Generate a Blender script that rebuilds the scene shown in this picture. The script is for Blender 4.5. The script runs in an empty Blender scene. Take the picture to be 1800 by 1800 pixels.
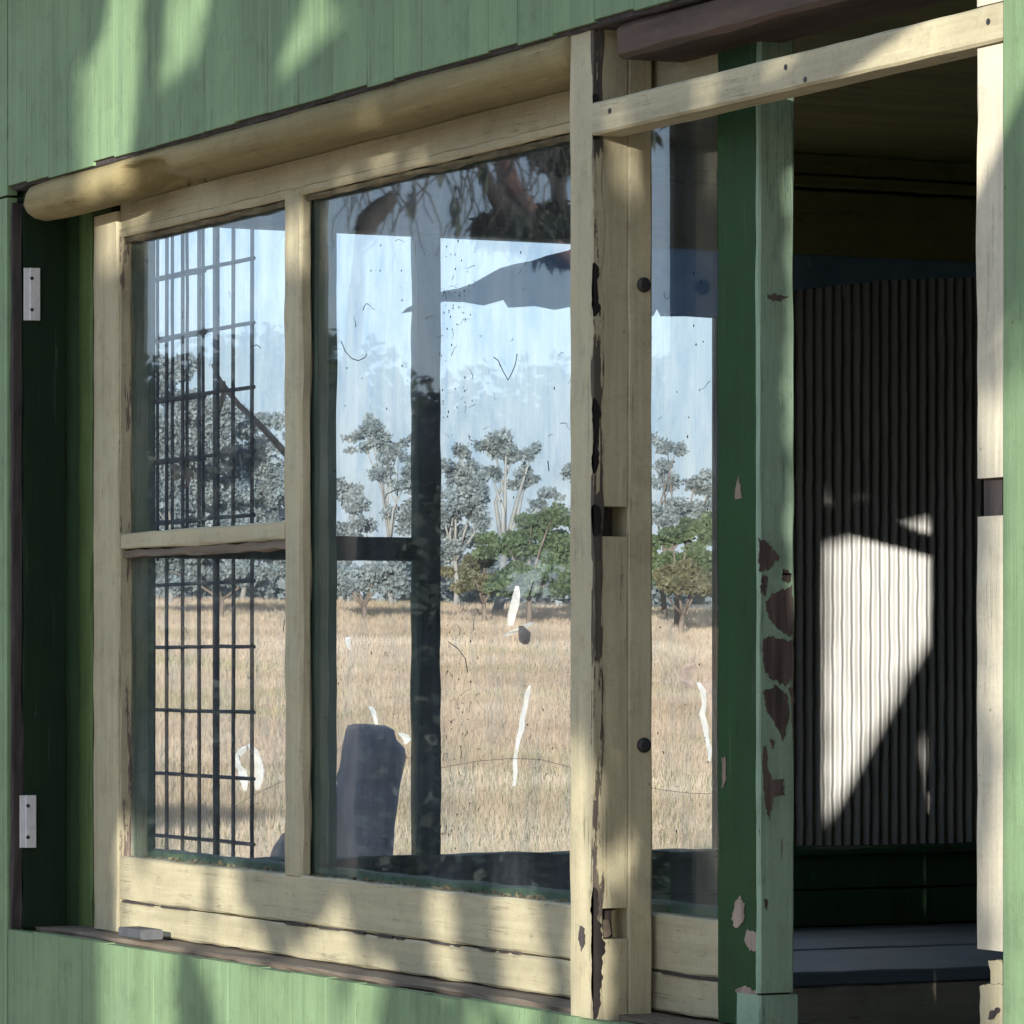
import bpy, bmesh, math, random
from mathutils import Vector, noise, Matrix
random.seed(7)
R = math.radians
scn = bpy.context.scene
COL = scn.collection

# ------------------------------------------------------------------ camera
FPX = 7800.0                       # focal length in pixels of the 1800 px photograph
CAM = Vector((5.19, -2.65, 1.6))
TH = math.atan(3850 / FPX)
FX, FY = -math.cos(TH), math.sin(TH)
RX, RY = math.sin(TH), math.cos(TH)
HY = 1165.0
cam = bpy.data.cameras.new('camera'); co = bpy.data.objects.new('camera', cam); COL.objects.link(co)
co.location = CAM; co.rotation_euler = (R(90), 0, math.pi / 2 - TH)
cam.sensor_width = 36; cam.lens = 36 * FPX / 1800; cam.shift_y = (HY - 900) / 1800
cam.clip_start = 0.05; cam.clip_end = 5000
scn.camera = co

# ------------------------------------------------------------------ light
SX, SZ = 1.67, 0.22                # sun ray travels (-SX, 1, -SZ)
sun_to = Vector((-SX, 1, -SZ)).normalized()
sun = bpy.data.lights.new('sun', 'SUN'); so = bpy.data.objects.new('sun', sun); COL.objects.link(so)
so.rotation_euler = sun_to.to_track_quat('-Z', 'Y').to_euler()
sun.energy = 5.0; sun.angle = R(0.27); sun.color = (1.0, 0.94, 0.84)
w = bpy.data.worlds.new('World'); scn.world = w; w.use_nodes = True
wn = w.node_tree.nodes; wl = w.node_tree.links
bg = wn['Background']; bg.inputs[1].default_value = 0.10
sky = wn.new('ShaderNodeTexSky'); sky.sky_type = 'NISHITA'; sky.sun_disc = False
sky.sun_elevation = math.asin(-sun_to.z); sky.sun_rotation = math.atan2(SX, -1)
sky.air_density = 1.0; sky.dust_density = 0.6; sky.ozone_density = 1.6; sky.altitude = 200
veil = wn.new('ShaderNodeMix'); veil.data_type = 'RGBA'; veil.inputs[0].default_value = .62   # thin high cloud over the clear sky
veil.inputs[7].default_value = (4.3, 5.25, 6.9, 1); wl.new(sky.outputs[0], veil.inputs[6]); wl.new(veil.outputs[2], bg.inputs[0])
scn.view_settings.view_transform = 'Standard'; scn.view_settings.look = 'None'
scn.view_settings.exposure = 1.3; scn.view_settings.gamma = 1
scn.render.engine = 'CYCLES'
scn.cycles.max_bounces = 10; scn.cycles.transparent_max_bounces = 24

# ------------------------------------------------------------------ placing helpers (photo pixel -> point on a real plane)
def ray(px): 
    s = (px - 900) / FPX
    return FX + s * RX, FY + s * RY
def onY(px, py, Y):                # -> (X, z)
    dx, dy = ray(px); t = (Y - CAM.y) / dy
    return CAM.x + t * dx, CAM.z + t * (HY - py) / FPX
def onX(px, py, X):                # -> (Y, z)
    dx, dy = ray(px); t = (X - CAM.x) / dx
    return CAM.y + t * dy, CAM.z + t * (HY - py) / FPX
def atD(px, py, D):
    dx, dy = ray(px)
    return Vector((CAM.x + D * dx, CAM.y + D * dy, CAM.z + D * (HY - py) / FPX))
def proj(p):
    v = p - CAM; d = v.x * FX + v.y * FY; r = v.x * RX + v.y * RY
    return 900 + FPX * r / d, HY - FPX * v.z / d
def xY(px, Y): return onY(px, 0, Y)[0]

# ------------------------------------------------------------------ materials
def mat(name):
    m = bpy.data.materials.new(name); m.use_nodes = True
    return m, m.node_tree.nodes, m.node_tree.links, m.node_tree.nodes['Principled BSDF']
def tex_noise(n, l, vec, scale, detail=4, rough=0.6):
    t = n.new('ShaderNodeTexNoise'); t.inputs['Scale'].default_value = scale
    t.inputs['Detail'].default_value = detail; t.inputs['Roughness'].default_value = rough
    l.new(vec, t.inputs['Vector']); return t.outputs[0]
def mapping(n, l, scale, loc=(0, 0, 0)):
    c = n.new('ShaderNodeTexCoord'); m = n.new('ShaderNodeMapping')
    m.inputs['Scale'].default_value = scale; m.inputs['Location'].default_value = loc
    l.new(c.outputs['Object'], m.inputs[0]); return m.outputs[0]
def ramp(n, l, fac, a, b, ca=(0, 0, 0, 1), cb=(1, 1, 1, 1)):
    r = n.new('ShaderNodeValToRGB'); r.color_ramp.elements[0].position = a; r.color_ramp.elements[1].position = b
    r.color_ramp.elements[0].color = ca; r.color_ramp.elements[1].color = cb
    l.new(fac, r.inputs[0]); return r.outputs[0]
def mix(n, l, fac, a, b, mode='MIX'):
    m = n.new('ShaderNodeMix'); m.data_type = 'RGBA'; m.blend_type = mode
    for s, v in ((0, fac), (6, a), (7, b)):
        if hasattr(v, 'links') or hasattr(v, 'is_linked'): l.new(v, m.inputs[s])
        else: m.inputs[s].default_value = v if s == 0 else (v[0], v[1], v[2], 1)
    return m.outputs[2]
def math_n(n, l, op, a, b):
    m = n.new('ShaderNodeMath'); m.operation = op
    for i, v in enumerate((a, b)):
        if hasattr(v, 'is_linked'): l.new(v, m.inputs[i])
        else: m.inputs[i].default_value = v
    return m.outputs[0]

def paint(name, col, axis='z', chip=0.64, chipcol=(0.10, 0.08, 0.065), rough=0.62, dirt=0.35, dirtcol=None, seed=0, spots=True):
    """old brush paint on timber: grain along axis, flaked patches, grime, fly spots"""
    m, n, l, b = mat(name)
    g = {'z': (1, 1, .06), 'x': (.06, 1, 1), 'y': (1, .06, 1)}[axis]
    gr = mapping(n, l, g, (seed, seed * 2, seed))
    iso = mapping(n, l, (1, 1, 1), (seed * 3, 1, seed))
    grain = tex_noise(n, l, gr, 170, 5, .65)
    streak = tex_noise(n, l, gr, 28, 3, .6)
    blot = tex_noise(n, l, iso, 7, 5, .6)
    fine = tex_noise(n, l, iso, 260, 2, .6)
    d = dirtcol or tuple(c * .45 for c in col)
    c1 = mix(n, l, ramp(n, l, streak, .38, .72), col, tuple(c * .80 for c in col))
    c1 = mix(n, l, ramp(n, l, blot, .35, .7), c1, tuple(min(1, c * 1.12) for c in col))
    c2 = mix(n, l, math_n(n, l, 'MULTIPLY', ramp(n, l, tex_noise(n, l, gr, 12, 6, .7), .5, .78), dirt), c1, d)
    c2 = mix(n, l, math_n(n, l, 'MULTIPLY', ramp(n, l, fine, .45, .7), .22), c2, tuple(c * .6 for c in col))
    # flakes: product of a coarse and a fine field
    half = mapping(n, l, tuple(1 if v == 1 else .3 for v in g), (seed, 3, seed))
    cn = math_n(n, l, 'ADD', math_n(n, l, 'MULTIPLY', tex_noise(n, l, half, 16, 8, .68), .7), math_n(n, l, 'MULTIPLY', grain, .3))
    cf = ramp(n, l, cn, chip, chip + .012)
    c3 = mix(n, l, cf, c2, mix(n, l, grain, chipcol, tuple(min(1, c * 2.1) for c in chipcol)))
    if spots:
        v = n.new('ShaderNodeTexVoronoi'); v.inputs['Scale'].default_value = 30; l.new(iso, v.inputs['Vector'])
        sp = n.new('ShaderNodeMath'); sp.operation = 'LESS_THAN'; sp.inputs[1].default_value = .06; l.new(v.outputs['Distance'], sp.inputs[0])
        c3 = mix(n, l, math_n(n, l, 'MULTIPLY', math_n(n, l, 'MULTIPLY', sp.outputs[0], ramp(n, l, tex_noise(n, l, iso, 9, 3, .6), .5, .58)), .6), c3, tuple(c * .25 for c in col))
    stain = math_n(n, l, 'MULTIPLY', ramp(n, l, tex_noise(n, l, gr, 5.5, 7, .72), .50, .66), .42)
    c3 = mix(n, l, stain, c3, tuple(c * .42 for c in col))
    # weather cracks and grime runs along the grain
    def line(sc, wdt, st):
        q = math_n(n, l, 'ABSOLUTE', math_n(n, l, 'SUBTRACT', tex_noise(n, l, st, sc, 5, .6), .5), 0)
        return math_n(n, l, 'LESS_THAN', q, wdt)
    long_ = mapping(n, l, tuple(v if v == 1 else .018 for v in g), (seed, 9, seed))
    crk = math_n(n, l, 'MULTIPLY', line(34, .0045, long_), ramp(n, l, tex_noise(n, l, iso, 11, 4, .65), .46, .60))
    c3 = mix(n, l, math_n(n, l, 'MULTIPLY', crk, .62), c3, tuple(c * .22 for c in col))
    runs = math_n(n, l, 'MULTIPLY', math_n(n, l, 'MULTIPLY', ramp(n, l, tex_noise(n, l, long_, 70, 4, .7), .48, .68), ramp(n, l, tex_noise(n, l, iso, 3.2, 5, .7), .40, .62)), .48)
    c3 = mix(n, l, runs, c3, tuple(c * .5 for c in col))
    smut = math_n(n, l, 'MULTIPLY', ramp(n, l, tex_noise(n, l, iso, 22, 8, .75), .52, .70), .40)
    c3 = mix(n, l, smut, c3, (col[0] * .42, col[1] * .40, col[2] * .38))
    scuff = math_n(n, l, 'MULTIPLY', ramp(n, l, tex_noise(n, l, gr, 60, 6, .75), .60, .70), .5)
    c3 = mix(n, l, scuff, c3, tuple(min(1, c * 1.25 + .04) for c in col))
    l.new(c3, b.inputs['Base Color']); b.inputs['Roughness'].default_value = rough
    b.inputs['Specular IOR Level'].default_value = .2
    bp = n.new('ShaderNodeBump'); bp.inputs['Strength'].default_value = .45; bp.inputs['Distance'].default_value = .003
    h = math_n(n, l, 'SUBTRACT', math_n(n, l, 'ADD', math_n(n, l, 'MULTIPLY', grain, .5), math_n(n, l, 'MULTIPLY', streak, .7)), math_n(n, l, 'MULTIPLY', cf, .5))
    l.new(h, bp.inputs['Height']); l.new(bp.outputs[0], b.inputs['Normal'])
    return m
def plain(name, col, rough=.8, var=.3, scale=20, metal=0, stretch=(1, 1, 1), bump=.3):
    m, n, l, b = mat(name)
    v = mapping(n, l, stretch)
    a = tex_noise(n, l, v, scale, 6, .65)
    c = mix(n, l, ramp(n, l, a, .3, .7), tuple(x * (1 - var) for x in col), tuple(min(1, x * (1 + var)) for x in col))
    l.new(c, b.inputs['Base Color']); b.inputs['Roughness'].default_value = rough; b.inputs['Metallic'].default_value = metal
    bp = n.new('ShaderNodeBump'); bp.inputs['Strength'].default_value = bump; bp.inputs['Distance'].default_value = .004
    l.new(a, bp.inputs['Height']); l.new(bp.outputs[0], b.inputs['Normal'])
    return m

CREAM = (.37, .335, .225)
M = {}
M['green_wall'] = paint('faded green wall paint', (.155, .238, .128), 'z', .715, (.07, .08, .055), .6, .6, (.075, .13, .09), 1)
M['cream_z'] = paint('cream paint upright grain', CREAM, 'z', .665, (.07, .055, .045), .55, .45, (.2, .17, .10), 2)
M['cream_x'] = paint('cream paint level grain', CREAM, 'x', .675, (.07, .055, .045), .55, .4, (.2, .17, .095), 3)
M['cream_sunlit'] = paint('cream paint brightened for sun', (.49, .455, .355), 'z', .72, (.1, .08, .06), .6, .3, (.3, .27, .18), 14)  # cream lightened so the right stile reads as fully sunlit
M['corner'] = paint('cream paint rotted away along the corner', CREAM, 'z', .487, (.028, .022, .022), .8, .7, (.12, .10, .07), 15, False)
M['cream_worn'] = paint('cream paint badly flaked', (.34, .31, .21), 'z', .535, (.075, .055, .05), .7, .6, (.2, .17, .1), 4)
M['cornice'] = paint('yellowed cream paint', (.245, .205, .105), 'x', .66, (.10, .065, .03), .85, .8, (.13, .09, .025), 5)
M['dark_green'] = paint('dark bottle green paint', (.010, .046, .012), 'z', .70, (.30, .24, .17), .55, .35, (.008, .035, .02), 6, False)
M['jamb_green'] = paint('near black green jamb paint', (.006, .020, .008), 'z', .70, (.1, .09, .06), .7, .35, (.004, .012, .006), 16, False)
M['olive_green'] = paint('mid green jamb paint', (.095, .145, .055), 'z', .70, (.20, .20, .15), .6, .5, (.05, .09, .035), 7, False)
M['inner_green'] = paint('inner sash green paint', (.10, .165, .075), 'z', .68, (.2, .19, .14), .6, .6, (.04, .08, .045), 8, False)
M['pale_green'] = paint('pale green board paint', (.215, .31, .225), 'z', .60, (.095, .07, .06), .6, .5, (.13, .2, .13), 9)
M['inside_dark'] = paint('dim interior paint', (.19, .18, .075), 'y', .75, (.02, .02, .01), .8, .5, None, 10, False)
M['inside_green'] = paint('interior end wall green', (.035, .075, .038), 'z', .72, (.08, .07, .05), .7, .5, None, 11, False)
M['rot'] = plain('black rotten wood', (.030, .024, .024), .9, .6, 60, 0, (1, 1, .2), 1)
M['bare_wood'] = plain('weathered bare timber', (.12, .095, .07), .85, .45, 40, 0, (.08, 1, 1), .9)
M['old_beam'] = plain('dark rusty brown beam timber', (.055, .035, .026), .85, .7, 26, 0, (.15, 1, 1), .9)
M['alu'] = plain('dull aluminium', (.52, .53, .56), .5, .12, 60, .3)
M['screw'] = plain('dark steel', (.03, .03, .03), .5, .3, 60, .5)
M['galv'] = plain('galvanised iron', (.22, .22, .212), .55, .14, 12, .15, (1, 1, .3), .1)
M['wire'] = plain('dark rusty wire', (.018, .02, .026), .7, .4, 60)
M['stump'] = plain('weathered grey stump wood', (.13, .135, .15), .95, .45, 16, 0, (1, 1, .12), .9)
M['white_plastic'] = plain('white plastic scrap', (.40, .39, .36), .5, .08, 20)
M['brown_rag'] = plain('brown rag', (.30, .22, .17), .9, .3, 20)
M['blue_bench'] = plain('blue grey painted bench top', (.17, .20, .22), .6, .25, 10, 0, (1, .2, 1))
M['bench_front'] = paint('brownish cream bench front', (.46, .40, .29), 'y', .72, (.1, .08, .05), .7, .5, None, 12, False)
M['dark_bark'] = plain('dark twig bark', (.05, .042, .038), .9, .5, 8)
M['bark'] = plain('grey brown bark', (.17, .13, .10), .9, .5, 8, 0, (1, 1, .25), .9)
M['pale_bark'] = plain('pale gum bark', (.27, .255, .23), .85, .3, 3, 0, (1, 1, .3), .5)
M['red_bark'] = plain('reddish gum bark', (.13, .07, .055), .85, .55, 5, 0, (1, 1, .25), .7)
M['putty'] = plain('grimy putty', (.10, .085, .05), .9, .6, 60, 0, (.3, 1, 1), .9)
M['grime'] = plain('dark cobweb threads', (.02, .022, .025), .9, .3, 60)

def leafmat(name, col, var=.35, trans=.25):
    m, n, l, b = mat(name)
    v = mapping(n, l, (1, 1, 1)); a = tex_noise(n, l, v, 1.7, 4, .6)
    c = mix(n, l, ramp(n, l, a, .35, .65), tuple(x * (1 - var) for x in col), tuple(x * (1 + var) for x in col))
    l.new(c, b.inputs['Base Color']); b.inputs['Roughness'].default_value = .6
    t = n.new('ShaderNodeBsdfTranslucent'); l.new(c, t.inputs[0])
    ms = n.new('ShaderNodeMixShader'); ms.inputs[0].default_value = trans
    l.new(b.outputs[0], ms.inputs[1]); l.new(t.outputs[0], ms.inputs[2])
    l.new(ms.outputs[0], n['Material Output'].inputs[0])
    return m
M['leaf_gum_hazed'] = leafmat('gum leaves paled for haze', (.22, .25, .245))  # leaf colour paled to stand in for distance haze
M['leaf_bush'] = leafmat('mid green bush leaves', (.10, .135, .06))
M['leaf_olive'] = leafmat('olive brown bush leaves', (.15, .135, .07))
M['leaf_blackened'] = leafmat('foliage blackened to darken reflections', (.016, .022, .014), .3, .02)  # near black colour chosen to keep the mirrored belt dark
M['leaf_dark'] = leafmat('dark gum leaves', (.045, .058, .035), .35, .04)

def glass_mat(name, dust, veil=(.40, .45, .52)):
    m, n, l, b = mat(name); n.remove(b)
    vec = mapping(n, l, (1, 1, 1)); drip = mapping(n, l, (1, 1, .05))
    tr = n.new('ShaderNodeBsdfTransparent')
    q = math_n(n, l, 'MULTIPLY', ramp(n, l, tex_noise(n, l, mapping(n, l, (1, 1, .35)), 26, 8, .72), .42, .72), 1)
    q2 = ramp(n, l, tex_noise(n, l, mapping(n, l, (1, 1, .03), (4, 0, 0)), 60, 5, .7), .46, .74)
    l.new(mix(n, l, math_n(n, l, 'MAXIMUM', q, math_n(n, l, 'MULTIPLY', q2, .8)), (.965, .985, 1.0), (.74, .83, .92)), tr.inputs[0])
    gl = n.new('ShaderNodeBsdfGlossy'); gl.inputs['Roughness'].default_value = .012
    df = n.new('ShaderNodeBsdfDiffuse'); df.inputs[0].default_value = (*veil, 1)
    bp = n.new('ShaderNodeBump'); bp.inputs['Strength'].default_value = .05; bp.inputs['Distance'].default_value = .01
    l.new(tex_noise(n, l, vec, 3.2, 2, .4), bp.inputs['Height']); l.new(bp.outputs[0], gl.inputs['Normal'])
    fr = n.new('ShaderNodeFresnel'); fr.inputs[0].default_value = 1.5
    m1 = n.new('ShaderNodeMixShader'); l.new(math_n(n, l, 'MULTIPLY', fr.outputs[0], .38), m1.inputs[0])
    l.new(tr.outputs[0], m1.inputs[1]); l.new(gl.outputs[0], m1.inputs[2])
    a = ramp(n, l, tex_noise(n, l, vec, 4.5, 6, .62), .36, .78)
    s = ramp(n, l, tex_noise(n, l, drip, 45, 4, .6), .45, .8)
    k = ramp(n, l, tex_noise(n, l, vec, 120, 3, .7), .60, .74)
    f = math_n(n, l, 'MULTIPLY', math_n(n, l, 'ADD', math_n(n, l, 'ADD', a, math_n(n, l, 'MULTIPLY', s, .6)), math_n(n, l, 'ADD', math_n(n, l, 'MULTIPLY', k, .6), .25)), dust)
    m2 = n.new('ShaderNodeMixShader'); l.new(f, m2.inputs[0]); l.new(m1.outputs[0], m2.inputs[1]); l.new(df.outputs[0], m2.inputs[2])
    l.new(m2.outputs[0], n['Material Output'].inputs[0])
    return m
M['glass'] = glass_mat('dusty window glass', .045)
M['glass_dirty'] = glass_mat('dustier window glass', .055)

def tarp_mat():
    m, n, l, b = mat('blue grey plastic sheet')
    v = mapping(n, l, (1, 1, 1)); a = tex_noise(n, l, v, 14, 5, .6)
    c = mix(n, l, ramp(n, l, a, .3, .7), (.26, .40, .55), (.38, .52, .66))
    l.new(c, b.inputs['Base Color']); b.inputs['Roughness'].default_value = .5
    t = n.new('ShaderNodeBsdfTranslucent'); l.new(c, t.inputs[0])
    ms = n.new('ShaderNodeMixShader'); ms.inputs[0].default_value = .55
    l.new(b.outputs[0], ms.inputs[1]); l.new(t.outputs[0], ms.inputs[2]); l.new(ms.outputs[0], n['Material Output'].inputs[0])
    return m
M['tarp'] = tarp_mat()

def grass_mat():
    m, n, l, b = mat('dry paddock grass')
    v = mapping(n, l, (1, 1, 1)); 
    a = tex_noise(n, l, v, .16, 5, .6); f = tex_noise(n, l, mapping(n, l, (1, 1, 1)), 2.2, 8, .75)
    g = tex_noise(n, l, mapping(n, l, (1, 1, 1), (31, 7, 0)), .22, 5, .65)
    c = mix(n, l, ramp(n, l, f, .3, .7), (.42, .32, .21), (.60, .49, .35))
    c = mix(n, l, ramp(n, l, a, .35, .65), c, (.56, .43, .32))
    c = mix(n, l, math_n(n, l, 'MULTIPLY', ramp(n, l, g, .54, .68), .6), c, (.20, .20, .06))
    l.new(c, b.inputs['Base Color']); b.inputs['Roughness'].default_value = .95; b.inputs['Specular IOR Level'].default_value = .1
    bp = n.new('ShaderNodeBump'); bp.inputs['Strength'].default_value = .6; bp.inputs['Distance'].default_value = .15
    l.new(f, bp.inputs['Height']); l.new(bp.outputs[0], b.inputs['Normal'])
    return m
M['grass'] = grass_mat()
def blade_mat():
    m, n, l, b = mat('dry grass blades')
    v = mapping(n, l, (1, 1, 1)); a = tex_noise(n, l, v, .11, 6, .65); c2 = tex_noise(n, l, mapping(n, l, (1, 1, 1), (9, 4, 0)), .35, 6, .7); g = tex_noise(n, l, mapping(n, l, (1, 1, 1), (31, 7, 0)), .22, 5, .65)
    c = mix(n, l, ramp(n, l, a, .38, .62), (.52, .39, .27), (.72, .585, .43))
    c = mix(n, l, math_n(n, l, 'MULTIPLY', ramp(n, l, c2, .5, .66), .55), c, (.42, .30, .19))
    c = mix(n, l, math_n(n, l, 'MULTIPLY', ramp(n, l, g, .52, .66), .5), c, (.38, .36, .15))
    l.new(c, b.inputs['Base Color']); b.inputs['Roughness'].default_value = .8
    t = n.new('ShaderNodeBsdfTranslucent'); l.new(c, t.inputs[0]); ms = n.new('ShaderNodeMixShader'); ms.inputs[0].default_value = .4
    l.new(b.outputs[0], ms.inputs[1]); l.new(t.outputs[0], ms.inputs[2]); l.new(ms.outputs[0], n['Material Output'].inputs[0])
    return m
M['blades'] = blade_mat()
M['blades_green'] = leafmat('green grass blades', (.20, .21, .07), .3, .3)

# ------------------------------------------------------------------ object helpers
def tag(o, label=None, cat=None, group=None, kind=None):
    for k, v in (('label', label), ('category', cat), ('group', group), ('kind', kind)):
        if v: o[k] = v
    return o
def empty(name, loc, label, cat, group=None):
    o = bpy.data.objects.new(name, None); COL.objects.link(o); o.location = loc; o.empty_display_size = .2
    return tag(o, label, cat, group)
def obj(name, bm, m, parent=None, smooth=False):
    me = bpy.data.meshes.new(name)
    if parent is not None:
        off = Vector(parent.location); p = parent.parent
        while p is not None: off += Vector(p.location); p = p.parent
        bmesh.ops.translate(bm, verts=bm.verts, vec=-off)
    bmesh.ops.recalc_face_normals(bm, faces=bm.faces)
    bm.to_mesh(me); bm.free()
    if smooth:
        for p in me.polygons: p.use_smooth = True
    for mm in (m if isinstance(m, (list, tuple)) else [m]): me.materials.append(mm)
    o = bpy.data.objects.new(name, me); COL.objects.link(o)
    if parent is not None: o.parent = parent
    return o
def B(): return bmesh.new()
def plank(bm, x0, x1, y0, y1, z0, z1, ch=.003, jit=.0008, seg=None, mi=0, skew=0):
    """board with eased, slightly uneven edges swept along its longest side"""
    lo, hi = Vector((min(x0, x1), min(y0, y1), min(z0, z1))), Vector((max(x0, x1), max(y0, y1), max(z0, z1)))
    d = hi - lo; ax = max(range(3), key=lambda i: d[i]); u, v = [i for i in range(3) if i != ax]
    c = min(ch, d[u] * .3, d[v] * .3)
    prof = [(lo[u] + c, lo[v]), (hi[u] - c, lo[v]), (hi[u], lo[v] + c), (hi[u], hi[v] - c), (hi[u] - c, hi[v]), (lo[u] + c, hi[v]), (lo[u], hi[v] - c), (lo[u], lo[v] + c)]
    n = seg or max(2, int(d[ax] / .035)); rings = []
    for i in range(n + 1):
        a = lo[ax] + d[ax] * i / n; ring = []
        for k, (pu, pv) in enumerate(prof):
            co_ = [0, 0, 0]; co_[ax] = a
            nz = noise.noise_vector(Vector((a * 14 + k * 1.7, lo[u] * 9, lo[v] * 9 + k)))
            co_[u] = pu + nz.x * jit * 1.6; co_[v] = pv + nz.y * jit * 1.6
            ring.append(bm.verts.new(co_))
        rings.append(ring)
    fs = []
    for i in range(n):
        for k in range(8):
            fs.append(bm.faces.new((rings[i][k], rings[i][(k + 1) % 8], rings[i + 1][(k + 1) % 8], rings[i + 1][k])))
    fs.append(bm.faces.new(rings[0][::-1])); fs.append(bm.faces.new(rings[-1]))
    for f in fs: f.material_index = mi
    return fs
def box(bm, x0, x1, y0, y1, z0, z1):
    vs = [bm.verts.new((x, y, z)) for x in (x0, x1) for y in (y0, y1) for z in (z0, z1)]
    for f in ((0, 1, 3, 2), (4, 6, 7, 5), (0, 4, 5, 1), (2, 3, 7, 6), (0, 2, 6, 4), (1, 5, 7, 3)): bm.faces.new([vs[i] for i in f])
def tube(bm, pts, rad, n=8, cap=True, mi=0):
    pts = [Vector(p) for p in pts]; rings = []
    rr = rad if isinstance(rad, (list, tuple)) else [rad] * len(pts)
    for i, p in enumerate(pts):
        t = (pts[min(i + 1, len(pts) - 1)] - pts[max(i - 1, 0)]).normalized()
        a = t.orthogonal().normalized() if abs(t.z) > .9 else t.cross(Vector((0, 0, 1))).normalized()
        b = t.cross(a).normalized()
        if i and rings:
            pass
        rings.append([bm.verts.new(p + (a * math.cos(2 * math.pi * k / n) + b * math.sin(2 * math.pi * k / n)) * rr[i]) for k in range(n)])
    for i in range(len(rings) - 1):
        r0, r1 = rings[i], rings[i + 1]
        # align ring start to limit twisting
        best = min(range(n), key=lambda s: (r1[s].co - r0[0].co - (pts[i + 1] - pts[i])).length)
        fwd = (r1[(best + 1) % n].co - r0[1].co - (pts[i + 1] - pts[i])).length
        bwd = (r1[(best - 1) % n].co - r0[1].co - (pts[i + 1] - pts[i])).length
        r1 = [r1[(best + (k if fwd <= bwd else -k)) % n] for k in range(n)]; rings[i + 1] = r1
        for k in range(n):
            f = bm.faces.new((r0[k], r0[(k + 1) % n], r1[(k + 1) % n], r1[k])); f.material_index = mi
    if cap:
        bm.faces.new(rings[0][::-1]).material_index = mi; bm.faces.new(rings[-1]).material_index = mi
def prism(bm, poly, fn, thick, axis):
    """poly of (u, v); fn(u,v)->Vector on the front; extruded by thick along axis"""
    a = [bm.verts.new(fn(u, v)) for u, v in poly]; b = [bm.verts.new(fn(u, v) + axis * thick) for u, v in poly]
    bm.faces.new(a); bm.faces.new(b[::-1]); n = len(a)
    for i in range(n): bm.faces.new((a[i], b[i], b[(i + 1) % n], a[(i + 1) % n]))

E = CAM.z
XE = -2.25                         # inner face of the end wall
YF = -.10                          # face of the front cladding
YR = -.09                          # face of the bare sliding frame

# ================================================================== GROUND
def hgt(x, y):
    r = -x - 28
    t = max(0, min(1, r / 100)); s = t * t * (3 - 2 * t)
    h = 3.75 * (0.45 * t + .55 * s)
    if r > 100: h += (r - 100) * .006
    h += .10 * noise.noise(Vector((x * .08, y * .08, 0))) * min(1, max(0, (abs(x) + abs(y) - 8) / 15))
    return h - (0.0 if r > 0 else 0)
def axis_vals(c, lo, hi, n):
    out = []
    for i in range(n + 1):
        t = -1 + 2 * i / n
        out.append(c + (hi if t > 0 else lo) * abs(t) ** 2.6 * (1 if t > 0 else -1))
    return out
bm = B(); xs = axis_vals(-20, 1500, 900, 230); ys = axis_vals(6, 1000, 1000, 180)
g = [[bm.verts.new((x, y, hgt(x, y))) for y in ys] for x in xs]
for i in range(len(xs) - 1):
    for j in range(len(ys) - 1): bm.faces.new((g[i][j], g[i + 1][j], g[i + 1][j + 1], g[i][j + 1]))
tag(obj('ground', bm, M['grass'], smooth=True), kind='structure')

def blades(name, mtl, rng, cnt, pxr, yr, hr):
    bm = B(); r = random.Random(rng)
    for _ in range(cnt):
        px = r.uniform(*pxr); D = r.uniform(yr[0] ** .5, yr[1] ** .5) ** 2
        p = atD(px, HY, D); p.z = hgt(p.x, p.y)
        for k in range(5):
            a = r.uniform(0, 6.28); h = r.uniform(*hr); b0 = p + Vector((r.gauss(0, .10), r.gauss(0, .10), -.01))
            wv = Vector((math.cos(a), math.sin(a), 0)) * (.004 + D * .00005); ln = Vector((r.gauss(0, .25), r.gauss(0, .25), 1)) * h
            bm.faces.new([bm.verts.new(b0 - wv), bm.verts.new(b0 + wv), bm.verts.new(b0 + ln)])
    return obj(name, bm, mtl)
tag(blades('dry_grass', M['blades'], 3, 60000, (200, 1320), (28, 127), (.05, .20)), 'dry straw coloured grass covering the paddock beyond the hut', 'grass', kind='stuff')
bm = None
gg = blades('green_grass', M['blades_green'], 5, 5200, (200, 1320), (35, 52), (.05, .16))
tag(gg, 'thin green tufts among the dry paddock grass', 'grass', kind='stuff')

# ================================================================== HUT
hut = empty('timber_hut', (0, 0, 0), 'weathered green timber hut with cream sliding windows, seen close up', 'hut')
XL = xY(14, YF); XR = xY(1763, YF)
ZH = E + .802; ZS = E - .448       # head and sill edges of the cladding
def cladding(name, x0, x1, z0, z1, seed, rag_lo=0, rag_hi=0, lab=None):
    r = random.Random(seed); bm = B(); x = x0; 
    while x < x1 - .005:
        wdt = min(r.uniform(.085, .125), x1 - x)
        a = z0 + r.uniform(-rag_lo, rag_lo); b = z1 + r.uniform(-rag_hi, rag_hi)
        y = YF + r.uniform(0, .0003)
        plank(bm, x + .0005, x + wdt - .0005, y, y + .018, a, b, .0003, .0002, seg=int((b - a) / .03) + 2)
        x += wdt
    box(bm, x0, x1, YF + .0175, YF + .028, z0 + .012, z1 - .012)
    o = obj(name, bm, M['green_wall'], hut)
    if lab: o['label'] = lab
    return o
CORNER = XE - .09
cladding('wall_cladding', XL, 3.0, ZH, 2.84, 1, .0035, 0, 'green board cladding above the window')
cladding('wall_cladding', XL, XR - .0, .25, ZS, 2, 0, .002, 'green board cladding below the window')
cladding('wall_cladding', CORNER, XL - .004, .25, E + .785, 3, 0, 0, 'green board left of the window')
cladding('wall_cladding', CORNER, XL - .004, E + .79, 2.84, 8, .001, 0, 'green board at the top left corner')
cladding('wall_cladding', XR, 3.0, .25, ZH - .003, 4, 0, 0, 'green board wall right of the window')

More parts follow.
